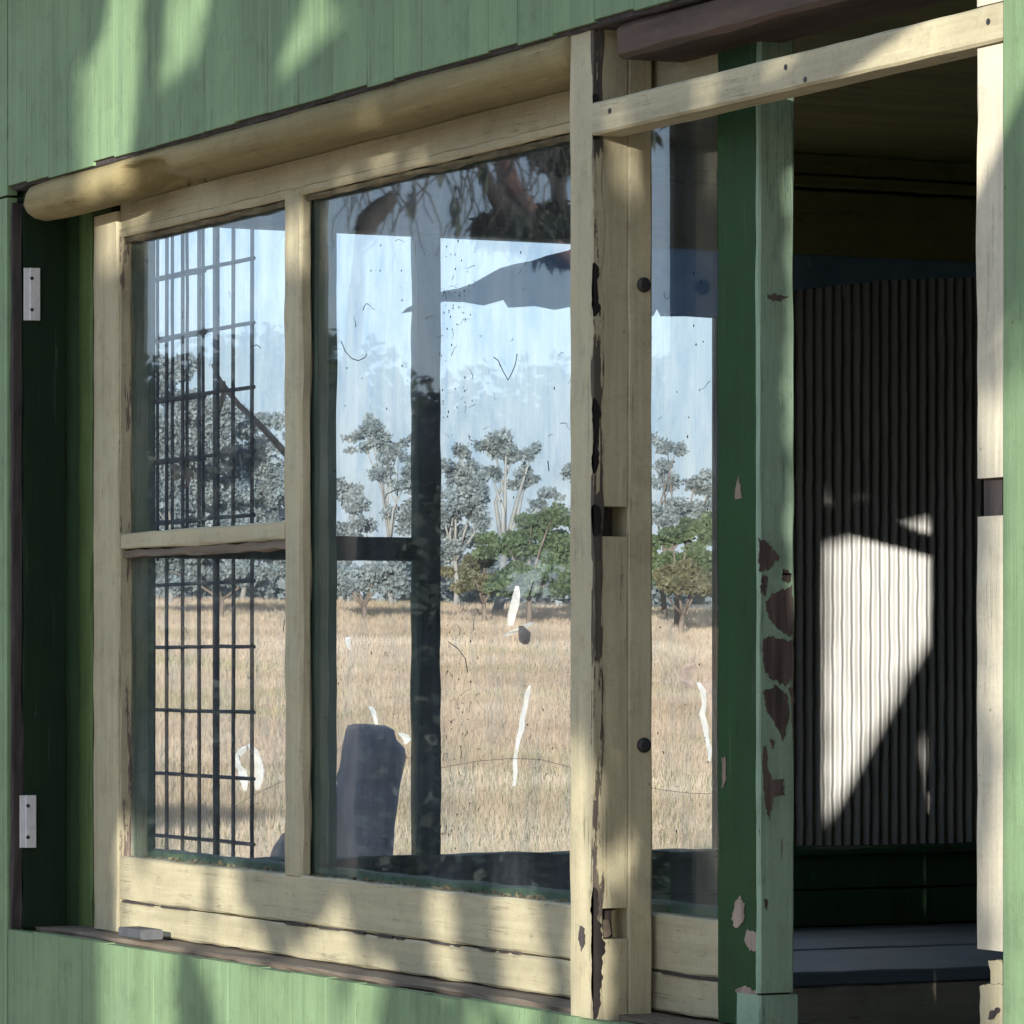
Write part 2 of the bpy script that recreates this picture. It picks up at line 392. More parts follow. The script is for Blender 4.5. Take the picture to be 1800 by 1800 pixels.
# head beam left (hidden behind cornice) + cornice moulding
xc0 = xY(38, -.095) + .012; xs1 = xY(1001, YR)
bm = B(); prof = [(-.078, .800), (-.092, .796), (-.098, .785), (-.0975, .771), (-.090, .757), (-.076, .748), (-.058, .744), (-.036, .748), (-.020, .752), (-.002, .752), (-.002, .80)]
n = 90; rings = []
for i in range(n + 1):
    x = xc0 + (xs1 - xc0) * i / n
    px, _ = proj(Vector((x, -.08, E + .77)))
    ring = []
    for k, (y, z) in enumerate(prof):
        dz = noise.noise(Vector((x * 5, k * .4, 0))) * .0022
        dy = noise.noise(Vector((x * 7, k * .4, 5))) * .002
        if 3 <= k <= 8:                                  # broken out lip from ~310 px to the right end of the break
            brk = math.exp(-((px - 262) / 42) ** 2)
            dz += .019 * brk * (1 + .6 * noise.noise(Vector((x * 60, k, 0)))); dy += .02 * brk
            if px < 235: dz -= .006; dy -= .004
        if i == 0: y, z = -.05 + (y + .05) * .9, .775 + (z - .775) * .9
        if i == 1: y, z = -.05 + (y + .05) * .98, .775 + (z - .775) * .98
        ring.append(bm.verts.new((x, y + dy, E + z + dz)))
    rings.append(ring)
for i in range(n):
    for k in range(len(prof)): bm.faces.new((rings[i][k], rings[i][(k + 1) % len(prof)], rings[i + 1][(k + 1) % len(prof)], rings[i + 1][k]))
bm.faces.new(rings[0][::-1]); bm.faces.new(rings[-1])
cor = obj('cornice', bm, M['cornice'], hut, True)
# black strip put in as the shadow line between cladding and cornice
bm = B()
plank(bm, XL + .01, 3.0, YF + .006, -.01, ZH - .0055, ZH + .011, .002, .0022, 120)
obj('head_shadow_strip', bm, M['rot'], hut)
# exposed beam to the right of the bare frame
bm = B(); xb = xY(1109, -.07)
plank(bm, xb, 3.0, -.088, .03, E + .752, ZH - .007, .006, .0016, 60)
obj('head_beam', bm, M['old_beam'], hut)
bm = B(); plank(bm, xc0 + .02, xb - .003, .0, .045, E + .768, ZH - .007, .002, .001); obj('head_track', bm, M['cornice'], hut)

# sill
bm = B(); plank(bm, XL + .004, 3.0, YF + .010, .13, ZS - .035, ZS - .004, .004, .0025, 110)
plank(bm, XL + .01, XR, -.055, .10, ZS - .004, ZS + .004, .002, .002, 90)
obj('sill', bm, M['bare_wood'], hut)
bm = B(); x, z = onY(211, 1629, -.075); x2, z2 = onY(250, 1652, -.075)
plank(bm, x, x2, -.078, -.04, z2, z, .002, .0004); obj('sill_stop', bm, plain('dull zinc', (.045, .048, .055), .7, .3, 60), hut)

# left jamb
bm = B(); plank(bm, XL, XL + .012, YF + .004, -.078, ZS, E + .775, .002, .002); obj('architrave', bm, M['rot'], hut)
xj = XL + .012; bm = B()
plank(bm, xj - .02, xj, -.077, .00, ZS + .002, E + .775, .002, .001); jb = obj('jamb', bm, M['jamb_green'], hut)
for (px, y0, y1) in ((41, 471, 563), (34, 1398, 1490)):
    Y0, zt = onX(px, y0, xj); Y1, zb = onX(px + 27, y1, xj)
    zb = onX(px, y1, xj)[1]
    bm = B(); plank(bm, xj, xj + .0035, Y0, Y0 + .009, zb, zt, .0008, .0001); plank(bm, xj, xj + .009, Y0 + .0085, Y1, zb, zt, .001, .0001)
    br = obj('bracket', bm, M['alu'], jb)
    for k in (.2, .8):
        bm = B(); zc = zb + (zt - zb) * k; yc = Y0 + .012
        tube(bm, [(xj + .007, yc, zc), (xj + .0103, yc, zc)], .0032, 10); obj('screw', bm, M['screw'], br)
xa, xb2 = xY(107, .03), xY(160, .03)
bm = B(); plank(bm, xa, xb2, .03, .07, ZS, E + .79, .003, .0018); obj('inner_stud', bm, M['olive_green'], hut)
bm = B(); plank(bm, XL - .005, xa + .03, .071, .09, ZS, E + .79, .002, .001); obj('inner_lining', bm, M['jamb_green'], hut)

# ------------------------------------------------------------------ glazed sash (plane Y = 0)
ZT, ZB = E + .765, E - .441; GT, GB = E + .703, E - .318
x0, x1 = xY(168, 0), xY(210, 0); m0, m1 = xY(499, 0), xY(528, 0); g0, g1 = xY(1262, 0), xY(1334, 0)
bm = B()
plank(bm, x1 + .001, g1, .002, .045, GT, ZT, .0035, .0012, 90)
sash = obj('glazed_sash', bm, M['cream_x'], hut); sash['label'] = 'cream top rail and frame of the glazed sash'
bm = B(); plank(bm, x1 + .001, g0, .0, .012, GT - .004, GT + .010, .003, .0012, 90); obj('rail_lip', bm, M['cream_x'], sash)
bm = B(); plank(bm, x1 + .002, g0, .008, .018, GT - .013, GT - .0035, .003, .003, 160); obj('putty_line', bm, M['putty'], sash)
bm = B(); plank(bm, x0, x1, -.004, .045, ZS + .006, E + .742, .003, .0012); obj('stile', bm, M['cream_z'], sash)
bm = B()
plank(bm, x1 + .001, g0 - .001, .001, .045, E - .390, GB, .003, .0012, 120)
plank(bm, x1 + .001, g0 - .001, .001, .045, ZB, E - .3925, .003, .0012, 120)
obj('bottom_rail', bm, M['cream_x'], sash)
# dashes of open joint
bm = B(); r = random.Random(9)
for a, b in ((215, 268), (283, 330), (500, 538), (560, 595), (622, 640), (662, 690), (695, 708), (755, 788), (798, 806), (842, 868), (878, 890), (900, 912), (1163, 1262)):
    xa_, xb_ = xY(a, 0), xY(b, 0)
    bm = B(); plank(bm, xa_, xb_, -.0008, .01, E - .3930, E - .3898, .0004, .0006, 8); obj('open_joint', bm, M['rot'], sash)
bm = B(); plank(bm, x1 + .001, m0 - .0005, .001, .016, E + .186, E + .213, .003, .0014); obj('glazing_bar', bm, M['cream_x'], sash)
bm = B(); plank(bm, x1 + .001, m0 - .0005, .005, .020, E + .172, E + .1855, .002, .003, 60); obj('glazing_bar_putty', bm, M['bare_wood'], sash)
bm = B(); plank(bm, x1 + .001, m0 - .0005, .0245, .045, E + .180, E + .209, .003, .001); obj('glazing_bar_back', bm, M['inner_green'], sash)
bm = B(); plank(bm, m0, m1, 0, .0195, GB - .001, GT + .003, .004, .0016, 60); obj('muntin', bm, M['cream_z'], sash)
bm = B(); plank(bm, m0 + .005, m1 + .0008, .0245, .060, GB - .001, GT + .003, .002, .0012, 60); obj('muntin_back', bm, M['inner_green'], sash)
bm = B(); plank(bm, x1, x1 + .004, .0, .0195, GB, GT, .002, .0016, 60); obj('stile_edge', bm, M['cream_worn'], sash)
bm = B(); plank(bm, x1, x1 + .005, .0245, .060, GB, GT, .002, .001, 60); obj('stile_back', bm, M['inner_green'], sash)
bm = B(); plank(bm, x1, g0, .0245, .058, GB - .03, GB + .012, .002, .002, 60); obj('bottom_rail_back', bm, M['inner_green'], sash)
bm = B(); plank(bm, x1, g0, .0245, .050, GT - .010, GT + .03, .002, .002, 60); obj('top_rail_back', bm, M['inside_green'], sash)
def pane(x0, x1, z0, z1, m):
    bm = B(); box(bm, x0, x1, .0205, .0235, z0, z1); return obj('pane', bm, m, sash)
pane(x1, m0 + .01, E + .195, GT + .01, M['glass_dirty']); pane(x1, m0 + .01, GB - .01, E + .193, M['glass_dirty'])
pane(m0 + .012, g0, GB - .01, GT + .01, M['glass'])
bm = B(); plank(bm, g0, g1, -.002, .046, ZS + .006, E + .764, .004, .001, 60)
gs = obj('stile', bm, M['dark_green'], sash); gs['label'] = 'dark green right stile of the sash'
# chips of bare primer on that stile and the peeled foot
def chip(bm, pts, Y, th=.0012):
    rr_ = random.Random(int(pts[0][0] * 7 + pts[0][1])); Q = []
    for (a, b), (c, d) in zip(pts, pts[1:] + pts[:1]):
        for k in range(5): Q.append((a + (c - a) * k / 5 + rr_.uniform(-1.3, 1.3), b + (d - b) * k / 5 + rr_.uniform(-2.5, 2.5)))
    prism(bm, [onY(a, b, Y) for a, b in Q], lambda u, v: Vector((u, Y, v)), th, Vector((0, 1, 0)))
primer = plain('pinkish bare primer', (.22, .17, .14), .9, .45, 50, 0, (1, 1, .15), .8)
for pts in ([(1297, 838), (1302, 862), (1303, 876), (1293, 878), (1292, 860)], [(1299, 1575), (1308, 1590), (1306, 1622), (1292, 1632), (1286, 1615), (1291, 1588)],
            [(1268, 1332), (1274, 1330), (1275, 1370), (1269, 1385)], [(1312, 1634), (1333, 1640), (1334, 1668), (1318, 1672), (1308, 1655)], [(1290, 1740), (1310, 1735), (1330, 1742), (1334, 1762), (1300, 1752)]):
    bm = B(); chip(bm, pts, -.0032); obj('paint_chip', bm, primer, gs)
# cobwebs and debris stuck on the glass
bm = B(); r = random.Random(21)
def squig(px, py, L, n=7, w=.0011, turn=.8, dirn=None):
    a = r.uniform(0, 6.28) if dirn is None else dirn; pts = []
    X, z = onY(px, py, .0195)
    for i in range(n):
        pts.append((X, .0195, z)); X += math.cos(a) * L / n * 1.6; z += math.sin(a) * L / n; a += r.gauss(0, turn)
    tube(bm, pts, [w * (1 - .7 * i / n) for i in range(n)], 4)
for px, py, L, w_ in ((638, 545, .04, .0007), (625, 575, .02, .0007)): squig(px, py, L, 7, w_, .7)
for pts in ([(868, 628), (876, 634), (884, 652), (893, 668), (900, 655), (906, 640), (909, 622)], [(600, 600), (607, 618), (618, 630), (630, 634), (642, 628), (645, 622)],
            [(788, 1128), (805, 1140), (818, 1158), (822, 1182)], [(930, 1048), (938, 1022)], [(600, 890), (603, 872)], [(963, 810), (965, 828)], [(806, 855), (800, 848)], [(500, 1090), (498, 1110)],
            [(700, 860), (680, 868), (677, 876)], [(440, 610), (452, 606), (458, 612)]):
    tube(bm, [(lambda q: (q[0], .0195, q[1]))(onY(a, b, .0195)) for a, b in pts], .0007, 4)
for _ in range(170):
    px = r.choice((r.uniform(560, 1255), r.uniform(775, 850), r.uniform(240, 498))); py = r.uniform(420, 1500)
    squig(px, py, r.uniform(.006, .028), 5, r.uniform(.00025, .0006), .8)
for _ in range(260):
    px = r.uniform(560, 1255) if r.random() < .6 else r.uniform(772, 830); py = r.uniform(420, 1500); X, z = onY(px, py, .0195); s = r.uniform(.0006, .0018)
    prism(bm, [(X - s, z), (X, z - s * r.uniform(.6, 2)), (X + s, z), (X, z + s)], lambda u, v: Vector((u, .0195, v)), .0006, Vector((0, 1, 0)))
obj('cobweb', bm, M['grime'], sash)['kind'] = 'stuff'
# frilly debris along the bottom bead
bm = B(); r = random.Random(3)
for _ in range(300):
    px = r.uniform(240, 1000); X = xY(px, .015); s = r.uniform(.002, .007)
    bm.faces.new([bm.verts.new((X + r.gauss(0, .004), .010 + r.random() * .009, GB + a * s)) for a in (0, r.uniform(.3, 1), r.uniform(.6, 1.4))])
obj('dust_fluff', bm, M['putty'], sash)['kind'] = 'stuff'

# ------------------------------------------------------------------ bare sliding frame (plane YR)
a0, a1 = xY(1001, YR), xY(1044, YR)
yb = -.006; bm = B(); zt = ZH - .004; zb = ZS - .02
plank(bm, a0, a1, YR, -.079, zb, zt, .003, .001, 80)
plank(bm, a0, a1 - .0006, -.0785, -.042, zb, E - .348, .001, .0008); plank(bm, a0, a1 - .0006, -.0785, -.042, E - .309, E + .159, .001, .0008)
plank(bm, a0, a1 - .0006, -.0785, -.042, E + .197, zt, .001, .0008)
plank(bm, a0, a1 - .0002, -.0415, yb, zb, zt, .003, .0006, 80)
fr = obj('bare_frame', bm, M['cream_z'], hut); fr['label'] = 'cream stile of the frame that lost its glass'
for za, zb2 in ((E - .35, E - .307), (E + .157, E + .199)):
    bm = B(); plank(bm, a0 + .002, a0 + .025, -.078, -.042, za, zb2, .001, .002); obj('mortise', bm, M['rot'], fr)
bm = B(); plank(bm, a0 + .02, a0 + .055, -.078, -.060, E - .345, E - .325, .002, .002); obj('tenon_stub', bm, M['bare_wood'], fr)
for py in (501, 1310):
    Yc, zc = onX(1131, py, a1); bm = B()
    tube(bm, [(a1 - .004, Yc, zc), (a1 + .003, Yc, zc), (a1 + .006, Yc, zc)], [.0095, .0095, .006], 16); obj('bolt', bm, M['screw'], fr)
# rot running down the corner
bm = B(); nn_ = 240; F1, MD, F2 = [], [], []
for i in range(nn_ + 1):
    z = zb + (zt - zb) * i / nn_; q = .5 + .5 * noise.noise(Vector((z * 17, 2, 0)))
    F1.append(bm.verts.new((a1 - .004 - .006 * q, YR - .0004, z))); MD.append(bm.verts.new((a1 + .0006, YR - .0006, z))); F2.append(bm.verts.new((a1 + .0006, YR + .006 + .012 * q, z)))
for i in range(nn_):
    bm.faces.new((F1[i], MD[i], MD[i + 1], F1[i + 1])); bm.faces.new((MD[i], F2[i], F2[i + 1], MD[i + 1]))
obj('weathered_corner', bm, M['corner'], fr)
for (y0, y1, wf) in ((165, 182, .7), (225, 246, 1.1), (462, 556, .9), (700, 832, .85), (887, 943, 1.15), (1560, 1792, 1.3)):
    bm = B(); npt = max(6, int((y1 - y0) / 3.2)); L, Rr = [], []
    for i in range(npt + 1):
        z = onY(1044, y0 + (y1 - y0) * i / npt, YR)[1]; e = min(1, max(0.02, min(i, npt - i) / (npt * .14))) ** .5
        wl_ = (.0035 + .007 * noise.noise(Vector((z * 22, 0, y0))) + .0022 * noise.noise(Vector((z * 130, 0, y0)))) * wf * e; wr = (.008 + .010 * noise.noise(Vector((z * 19, 7, y0))) + .004 * noise.noise(Vector((z * 120, 3, y0)))) * wf * e
        L.append((max(.0003, wl_), z)); Rr.append((max(.0005, wr), z))
    f1 = [bm.verts.new((a1 + .0006 - q, YR - .0012, z)) for q, z in L]; mid = [bm.verts.new((a1 + .0012, YR - .0012, z)) for q, z in L]; f2 = [bm.verts.new((a1 + .0014, YR + q, z)) for q, z in Rr]
    for i in range(npt):
        bm.faces.new((f1[i], mid[i], mid[i + 1], f1[i + 1])); bm.faces.new((mid[i], f2[i], f2[i + 1], mid[i + 1]))
    bmesh.ops.solidify(bm, geom=bm.faces[:], thickness=.0012); obj('rot_patch', bm, M['rot'], fr)
bm = B(); chip(bm, [(1018, 1625), (1026, 1633), (1028, 1655), (1022, 1672), (1017, 1650)], YR - .0012); obj('rot_patch', bm, M['rot'], fr)
# top rail
b0, b1 = xY(1715, YR), xY(1762, YR)
bm = B(); plank(bm, a1 + .002, XR - .004, YR - .004, -.052, E + .662, E + .703, .003, .0005, 80)
rl = obj('rail', bm, M['cream_x'], fr)
for px, py in ((1072, 195), (1738, 38), (1382, 118), (1416, 140)):
    X, z = onY(px, py, YR - .004); bm = B(); tube(bm, [(X, YR - .003, z), (X, YR - .0052, z)], .0035, 8); obj('nail', bm, M['screw'], rl)
# right stile in two lengths with the dark mortise between them
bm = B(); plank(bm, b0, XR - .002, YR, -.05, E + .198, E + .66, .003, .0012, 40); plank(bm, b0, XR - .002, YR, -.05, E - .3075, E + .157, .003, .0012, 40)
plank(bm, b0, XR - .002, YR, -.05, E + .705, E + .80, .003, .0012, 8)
rs = obj('stile', bm, M['cream_sunlit'], fr); rs['label'] = 'right stile of the bare frame, its cream brightened for sun'
bm = B(); plank(bm, b0 + .001, XR - .003, YR + .010, -.052, E + .155, E + .20, .001, .001); obj('mortise', bm, M['rot'], rs)
bm = B()
chip(bm, [(1738, 1690), (1752, 1686), (1764, 1694), (1766, 1728), (1742, 1732)], YR + .006, .02)
chip(bm, [(1722, 1733), (1738, 1728), (1768, 1734), (1770, 1830), (1722, 1830)], YR + .001, .03)
obj('broken_tenon', bm, M['white_plastic'] if False else M['cream_z'], rs)
chipb = B(); chip(chipb, [(1738, 1780), (1752, 1771), (1754, 1776), (1743, 1791), (1737, 1790)], YR - .002, .004); obj('nail_hole', chipb, M['rot'], rs)

# pale green fixed board next to the green stile (faces the camera side)
Yp1 = onX(1396, 900, g1 + .012)[0]
bm = B(); plank(bm, g1 + .0015, g1 + .012, -.006, Yp1, onX(1370, 1745, g1 + .012)[1], E + .765, .002, .001, 80)
pg = obj('cover_board', bm, M['pale_green'], hut)
bare = plain('brown bare patch', (.065, .048, .042), .9, .6, 55, 0, (1, 1, .12), 1)
def chipX(bm, pts, X):
    Q = [onX(a, b, X) for a, b in pts]; prism(bm, Q, lambda u, v: Vector((X + .0014, u, v)), .0014, Vector((-1, 0, 0)))
for pts in ([(1333, 948), (1350, 955), (1368, 980), (1352, 1000), (1334, 1004)], [(1345, 1058), (1362, 1042), (1392, 1030), (1394, 1118), (1372, 1110), (1352, 1088)],
            [(1340, 1125), (1360, 1118), (1394, 1130), (1394, 1190), (1380, 1205), (1350, 1190), (1342, 1165)], [(1342, 1215), (1365, 1205), (1384, 1222), (1386, 1262), (1376, 1300), (1362, 1270), (1346, 1250)],
            [(1341, 1315), (1347, 1312), (1349, 1350), (1356, 1370), (1376, 1372), (1378, 1398), (1360, 1400), (1352, 1440), (1345, 1420), (1340, 1360)], [(1350, 516), (1368, 518), (1386, 522), (1366, 530), (1350, 526)], [(1343, 1583), (1348, 1580), (1347, 1602)], [(1338, 1010), (1350, 1016), (1346, 1046), (1336, 1040)], [(1376, 1002), (1390, 1006), (1388, 1024), (1374, 1020)], [(1352, 1300), (1362, 1304), (1358, 1318)], [(1384, 1210), (1394, 1206), (1395, 1236)]):
    bm = B(); Q = []
    for (a, b), (c, d) in zip(pts, pts[1:] + pts[:1]):
        for k in range(7): Q.append((a + (c - a) * k / 7 + r.uniform(-1.8, 1.8), b + (d - b) * k / 7 + r.uniform(-3.5, 3.5)))
    chipX(bm, Q, g1 + .012); obj('bare_patch', bm, bare, pg)
bm = B(); plank(bm, g1 - .05, g1 + .010, -.004, .05, ZS - .02, onX(1370, 1749, g1 + .012)[1] , .002, .001); obj('post_foot', bm, M['pale_green'], hut)

# ------------------------------------------------------------------ hut interior
IC = E + .985; IF = E - 1.15
OL, OR_ = .12, 1.49                # end window opening along Y
OT, OB = E + .790, E - .368
bm = B(); box(bm, XE - .3, 3.0, -.06, 2.75, IC, IC + .04); obj('ceiling', bm, M['inside_dark'], hut)
bm = B(); box(bm, XE - .05, 3.0, -.05, 2.72, IF - .05, IF); obj('floor', bm, plain('floor boards lightened for bounce', (.34, .29, .22), .9, .3, 12), hut)  # floor colour raised to bounce more light into the room
bm = B(); box(bm, XE - .3, 3.0, 2.70, 2.75, .25, IC); obj('back_wall', bm, M['inside_green'], hut)
bm = B(); box(bm, 2.96, 3.0, -.06, 2.70, .25, IC); obj('side_wall', bm, M['inside_green'], hut)
bm = B(); box(bm, XE - .35, 3.2, -.22, 3.0, 2.85, 2.89); obj('roof', bm, M['galv'], hut)
bm = B(); box(bm, CORNER + .02, 3.0, -.058, -.02, .25, ZS - .04); box(bm, CORNER + .02, 3.0, -.05, .04, ZH + .0, 2.83); box(bm, XR + .01, 3.0, -.068, -.01, ZS - .04, ZH)
box(bm, CORNER + .02, XL - .006, -.068, .09, ZS - .04, ZH)
obj('wall_lining', bm, M['inside_green'], hut)
bm = B()   # end wall boards under, over and beside the opening
plank(bm, XE - .04, XE, .0, 2.7, OB - .070, OB - .003, .002, .001); plank(bm, XE - .04, XE - .002, .0, 2.7, OB - .142, OB - .073, .002, .001)
z = OB - .145
while z > IF + .02: plank(bm, XE - .04, XE - .001, .0, 2.7, z - .11, z - .003, .002, .001); z -= .113
obj('end_wall', bm, M['inside_green'], hut)
bm = B()
plank(bm, XE - .04, XE, .0, 2.7, OT + .003, OT + .125, .003, .0015); plank(bm, XE - .04, XE + .012, .0, 2.7, OT + .130, OT + .152, .003, .001); plank(bm, XE - .04, XE, .0, 2.7, OT + .156, IC, .002, .001)
plank(bm, XE - .04, XE - .001, .0, OL, OB, OT, .002, .001)
obj('end_wall_header', bm, M['inside_dark'], hut)
bm = B(); box(bm, XE - .06, XE - .041, -.05, 2.74, OT + .004, IC + .04); box(bm, XE - .06, XE - .041, -.05, 2.74, IF - .05, OB - .005); obj('end_wall_backing', bm, M['rot'], hut)
# torn scalloped lining hanging at the window head, left part
Ym0, Ym1 = onX(735, 900, XE)[0], onX(776, 900, XE)[0]
bm = B()
plank(bm, XE - .035, XE, Ym0, Ym1, OB, OT, .003, .0018, 60); mu = obj('end_window_mullion', bm, M['inside_green'], hut)
bm = B(); z1_ = onX(650, 943, XE)[1]; z0_ = onX(650, 985, XE)[1]
plank(bm, XE - .03, XE - .003, OL, Ym0 - .001, z0_, z1_, .002, .0015); obj('end_window_transom', bm, M['inside_green'], hut)
bm = B(); plank(bm, XE - .05, XE + .03, .0, 2.7, OB - .004, OB + .012, .004, .0025, 120); obj('end_window_sill', bm, M['inside_green'], hut)
# corrugated sheet
bm = B(); pitch = .0215; ny = int((2.7 - OR_) / (pitch / 8)); nz = 46; zt_, zb_ = OT + .01, OB - .02
vv = []
for j in range(nz + 1):
    z = zb_ + (zt_ - zb_) * j / nz; row = []
    for i in range(ny + 1):
        y = OR_ + (2.7 - OR_) * i / ny
        ridge = math.floor(y / pitch)
        wob = .0022 * noise.noise(Vector((ridge * 3.1, z * 22, 0))) + .0012 * noise.noise(Vector((ridge, z * 60, 3)))
        row.append(bm.verts.new((XE - .062 + .0052 * math.sin(2 * math.pi * y / pitch), y + wob, z)))
    vv.append(row)
for j in range(nz):
    for i in range(ny): bm.faces.new((vv[j][i], vv[j][i + 1], vv[j + 1][i + 1], vv[j + 1][i]))
cs = obj('corrugated_sheet', bm, M['galv'], hut, True); sm = cs.modifiers.new('s', 'SOLIDIFY'); sm.thickness = .0012
bm = B(); box(bm, XE - .075, XE - .070, OR_, 2.7, OB, OT); obj('sheet_backing', bm, M['rot'], hut)

# ================================================================== THINGS INSIDE
# torn plastic sheet
pts = [(706, 551), (716, 541), (735, 532), (758, 520), (780, 511), (806, 507), (832, 498), (858, 483), (880, 471), (905, 464), (936, 458), (962, 449), (1000, 440), (1012, 430), (1040, 424), (1120, 424), (1250, 430), (1400, 440), (1560, 448), (1760, 458),
       (1760, 486), (1560, 492), (1400, 510), (1300, 545), (1252, 559), (1205, 556), (1162, 556), (1155, 543), (1149, 556), (1090, 548), (1040, 552), (1000, 540), (975, 545), (940, 538), (893, 541), (885, 527), (868, 532), (850, 537), (815, 531), (780, 530), (742, 542), (722, 548)]
th = empty('plastic_sheet', (XE - .045, 1.2, E + .7), 'torn blue grey plastic sheet hanging across the head of the end window', 'plastic sheet')
bm = B(); X0 = XE - .046
prism(bm, [onX(a, b, X0) for a, b in pts], lambda u, v: Vector((X0 + .003 * noise.noise(Vector((u * 9, v * 14, 0))), u, v)), .0015, Vector((-1, 0, 0)))
obj('sheet', bm, M['tarp'], th)
for pp in ([(1424, 452), (1423, 468)], [(1482, 500), (1484, 512), (1481, 522)]):
    bm = B(); tube(bm, [(X0 + .008, *onX(a, b, X0 + .008)) for a, b in pp], .0012, 5); obj('torn_thread', bm, M['white_plastic'], th)
# bench
bt = E - .512; bz = empty('bench', (XE + .5, 1.6, IF), 'long bench with blue grey top under the corrugated iron', 'bench')
bm = B(); plank(bm, XE + .004, XE + .55, .95, 2.66, bt - .025, bt, .003, .001); plank(bm, XE + .553, XE + 1.04, .95, 2.66, bt - .027, bt - .003, .003, .001); obj('bench_top', bm, M['blue_bench'], bz)
bm = B(); plank(bm, XE + 1.015, XE + 1.037, .96, 2.65, bt - .14, bt - .028, .003, .001); obj('apron', bm, M['bench_front'], bz)
for x in (XE + .08, XE + .95):
    for y in (1.0, 2.58):
        bm = B(); plank(bm, x, x + .05, y, y + .05, IF, bt - .03, .003, .001); obj('leg', bm, M['bench_front'], bz)

# ================================================================== JUST OUTSIDE THE END WINDOW
gy = onX(443, 800, XE - .22)[0]
def grille(bars, ys, Y, name, label, z_lo, z_hi, rad, thick=None):
    t = empty(name, (xY(400, Y), Y, 0), label, 'wire grille')
    bm = B(); xs_ = [xY(p, Y) for p in bars]
    for i, x in enumerate(xs_):
        pts = [(x + .0025 * noise.noise(Vector((i * 3, k * .5, 1))), Y, z_lo + (z_hi - z_lo) * k / 14) for k in range(15)]
        tube(bm, pts, rad * (1.75 if bars[i] == thick else 1), 6)
    obj('upright_wires', bm, M['wire'], t)
    bm = B()
    for k, y in enumerate(ys):
        z = onY(355, y, Y)[1]; pts = [(xs_[-1] + (xs_[0] - xs_[-1]) * q / 8, Y + .004, z + .002 * noise.noise(Vector((k, q * .6, 0)))) for q in range(9)]
        tube(bm, pts, rad, 6)
    obj('cross_wires', bm, M['wire'], t)
    return t
allys = [360 + 1.2, 472, 582, 692, 802, 912, 1025, 1137, 1250, 1364, 1476, 1588]
grille([443, 410, 380, 350, 321, 293, 270, 246, 224], allys, gy, 'wire_grille', 'rusty wire grille standing beyond the left pane', .0, E + 1.0, .0041, 380)
gy2 = gy + .04
grille([357, 329, 303, 277, 252], [476, 586, 696, 806, 915], gy2, 'wire_grille', 'short second wire grille doubling the upper left of the first', onY(300, 985, gy2)[1], E + 1.0, .0036)

# leaning stick
bm = B(); tube(bm, [atD(372, 640, 9.6), atD(388, 672, 9.6), atD(420, 712, 9.6), atD(462, 752, 9.6), atD(505, 800, 9.6), atD(590, 900, 9.6) , atD(760, 1160, 9.7), atD(960, 1500, 9.8) + Vector((0, 0, -1.1))][:5], [.002, .006, .006, .007, .008], 8)
tube(bm, [atD(388, 672, 9.6), atD(394, 690, 9.6), atD(388, 712, 9.6), atD(382, 745, 9.6)], [.011, .008, .005, .001], 6)
tube(bm, [atD(505, 800, 9.6), atD(512, 900, 9.62), atD(515, 1200, 9.65), atD(516, 1600, 9.7), Vector((atD(516, 1600, 9.7).x, atD(516, 1600, 9.7).y, -.02))], [.008, .009, .010, .011, .012], 8)
tag(obj('dead_sapling', bm, M['bark']), 'bare bent sapling leaning behind the wire grille', 'sapling')
# dead leaves caught in the grille
bm = B(); r = random.Random(6)
for px, py in ((318, 812), (326, 826), (312, 838), (330, 842), (320, 855), (325, 818), (308, 822), (322, 832), (334, 832)):
    X, z = onY(px, py, gy + .006); s = .016; a = r.uniform(0, 6.28)
    P = [(math.cos(a + q) * s * k, math.sin(a + q) * s * k) for q, k in ((0, 1.2), (1.2, .5), (3.14, 1), (4.6, .5))]
    prism(bm, P, lambda u, v: Vector((X + u, gy + .006 + u * .3, z + v)), .001, Vector((0, 1, 0)))
tag(obj('dead_leaf_clump', bm, M['bark']), 'clump of dead leaves caught in the wire grille', 'leaf clump')

# grey stump: stacked oval rings
Ds = 12.0
def stump(name, rows, D, label, seed, gz):
    bm = B(); rings = []; last = rows[-1]
    rows = rows + [(1700, last[1] - 5, last[2] + 3), (HY + (CAM.z - gz + .05) * FPX / D, last[1] - 14, last[2] + 12)]
    R_, F_ = Vector((RX, RY, 0)), Vector((FX, FY, 0)); dense = []
    for a, b in zip(rows[:-1], rows[1:]):
        k = max(1, int((b[0] - a[0]) / 14))
        for i in range(k): dense.append(tuple(a[q] + (b[q] - a[q]) * i / k for q in range(3)))
    dense.append(rows[-1])
    for i, (y, l_, r_) in enumerate(dense):
        c = atD((l_ + r_) / 2, y, D); hw = (r_ - l_) / 2 * D / FPX
        rings.append([bm.verts.new(c + (R_ * math.cos(q) + F_ * math.sin(q) * .85) * hw * (1 + .12 * noise.noise(Vector((math.cos(q) * 3, math.sin(q) * 3, i * .1 + seed))))) for q in [2 * math.pi * k / 24 for k in range(24)]])
    for i in range(len(rings) - 1):
        for k in range(24): bm.faces.new((rings[i][k], rings[i][(k + 1) % 24], rings[i + 1][(k + 1) % 24], rings[i + 1][k]))
    bm.faces.new(rings[0]); bm.faces.new(rings[-1][::-1])
    return tag(obj(name, bm, M['stump'], None, True), label, 'post')
stump('fence_post', [(1272, 622, 640), (1275, 612, 678), (1283, 608, 692), (1300, 605, 697), (1316, 602, 712), (1330, 601, 714), (1350, 598, 710), (1368, 592, 706), (1378, 594, 704), (1388, 584, 702), (1410, 581, 700), (1450, 580, 694), (1520, 576, 689)], Ds, 'thick leaning weathered grey post outside the end window', 0, 0)
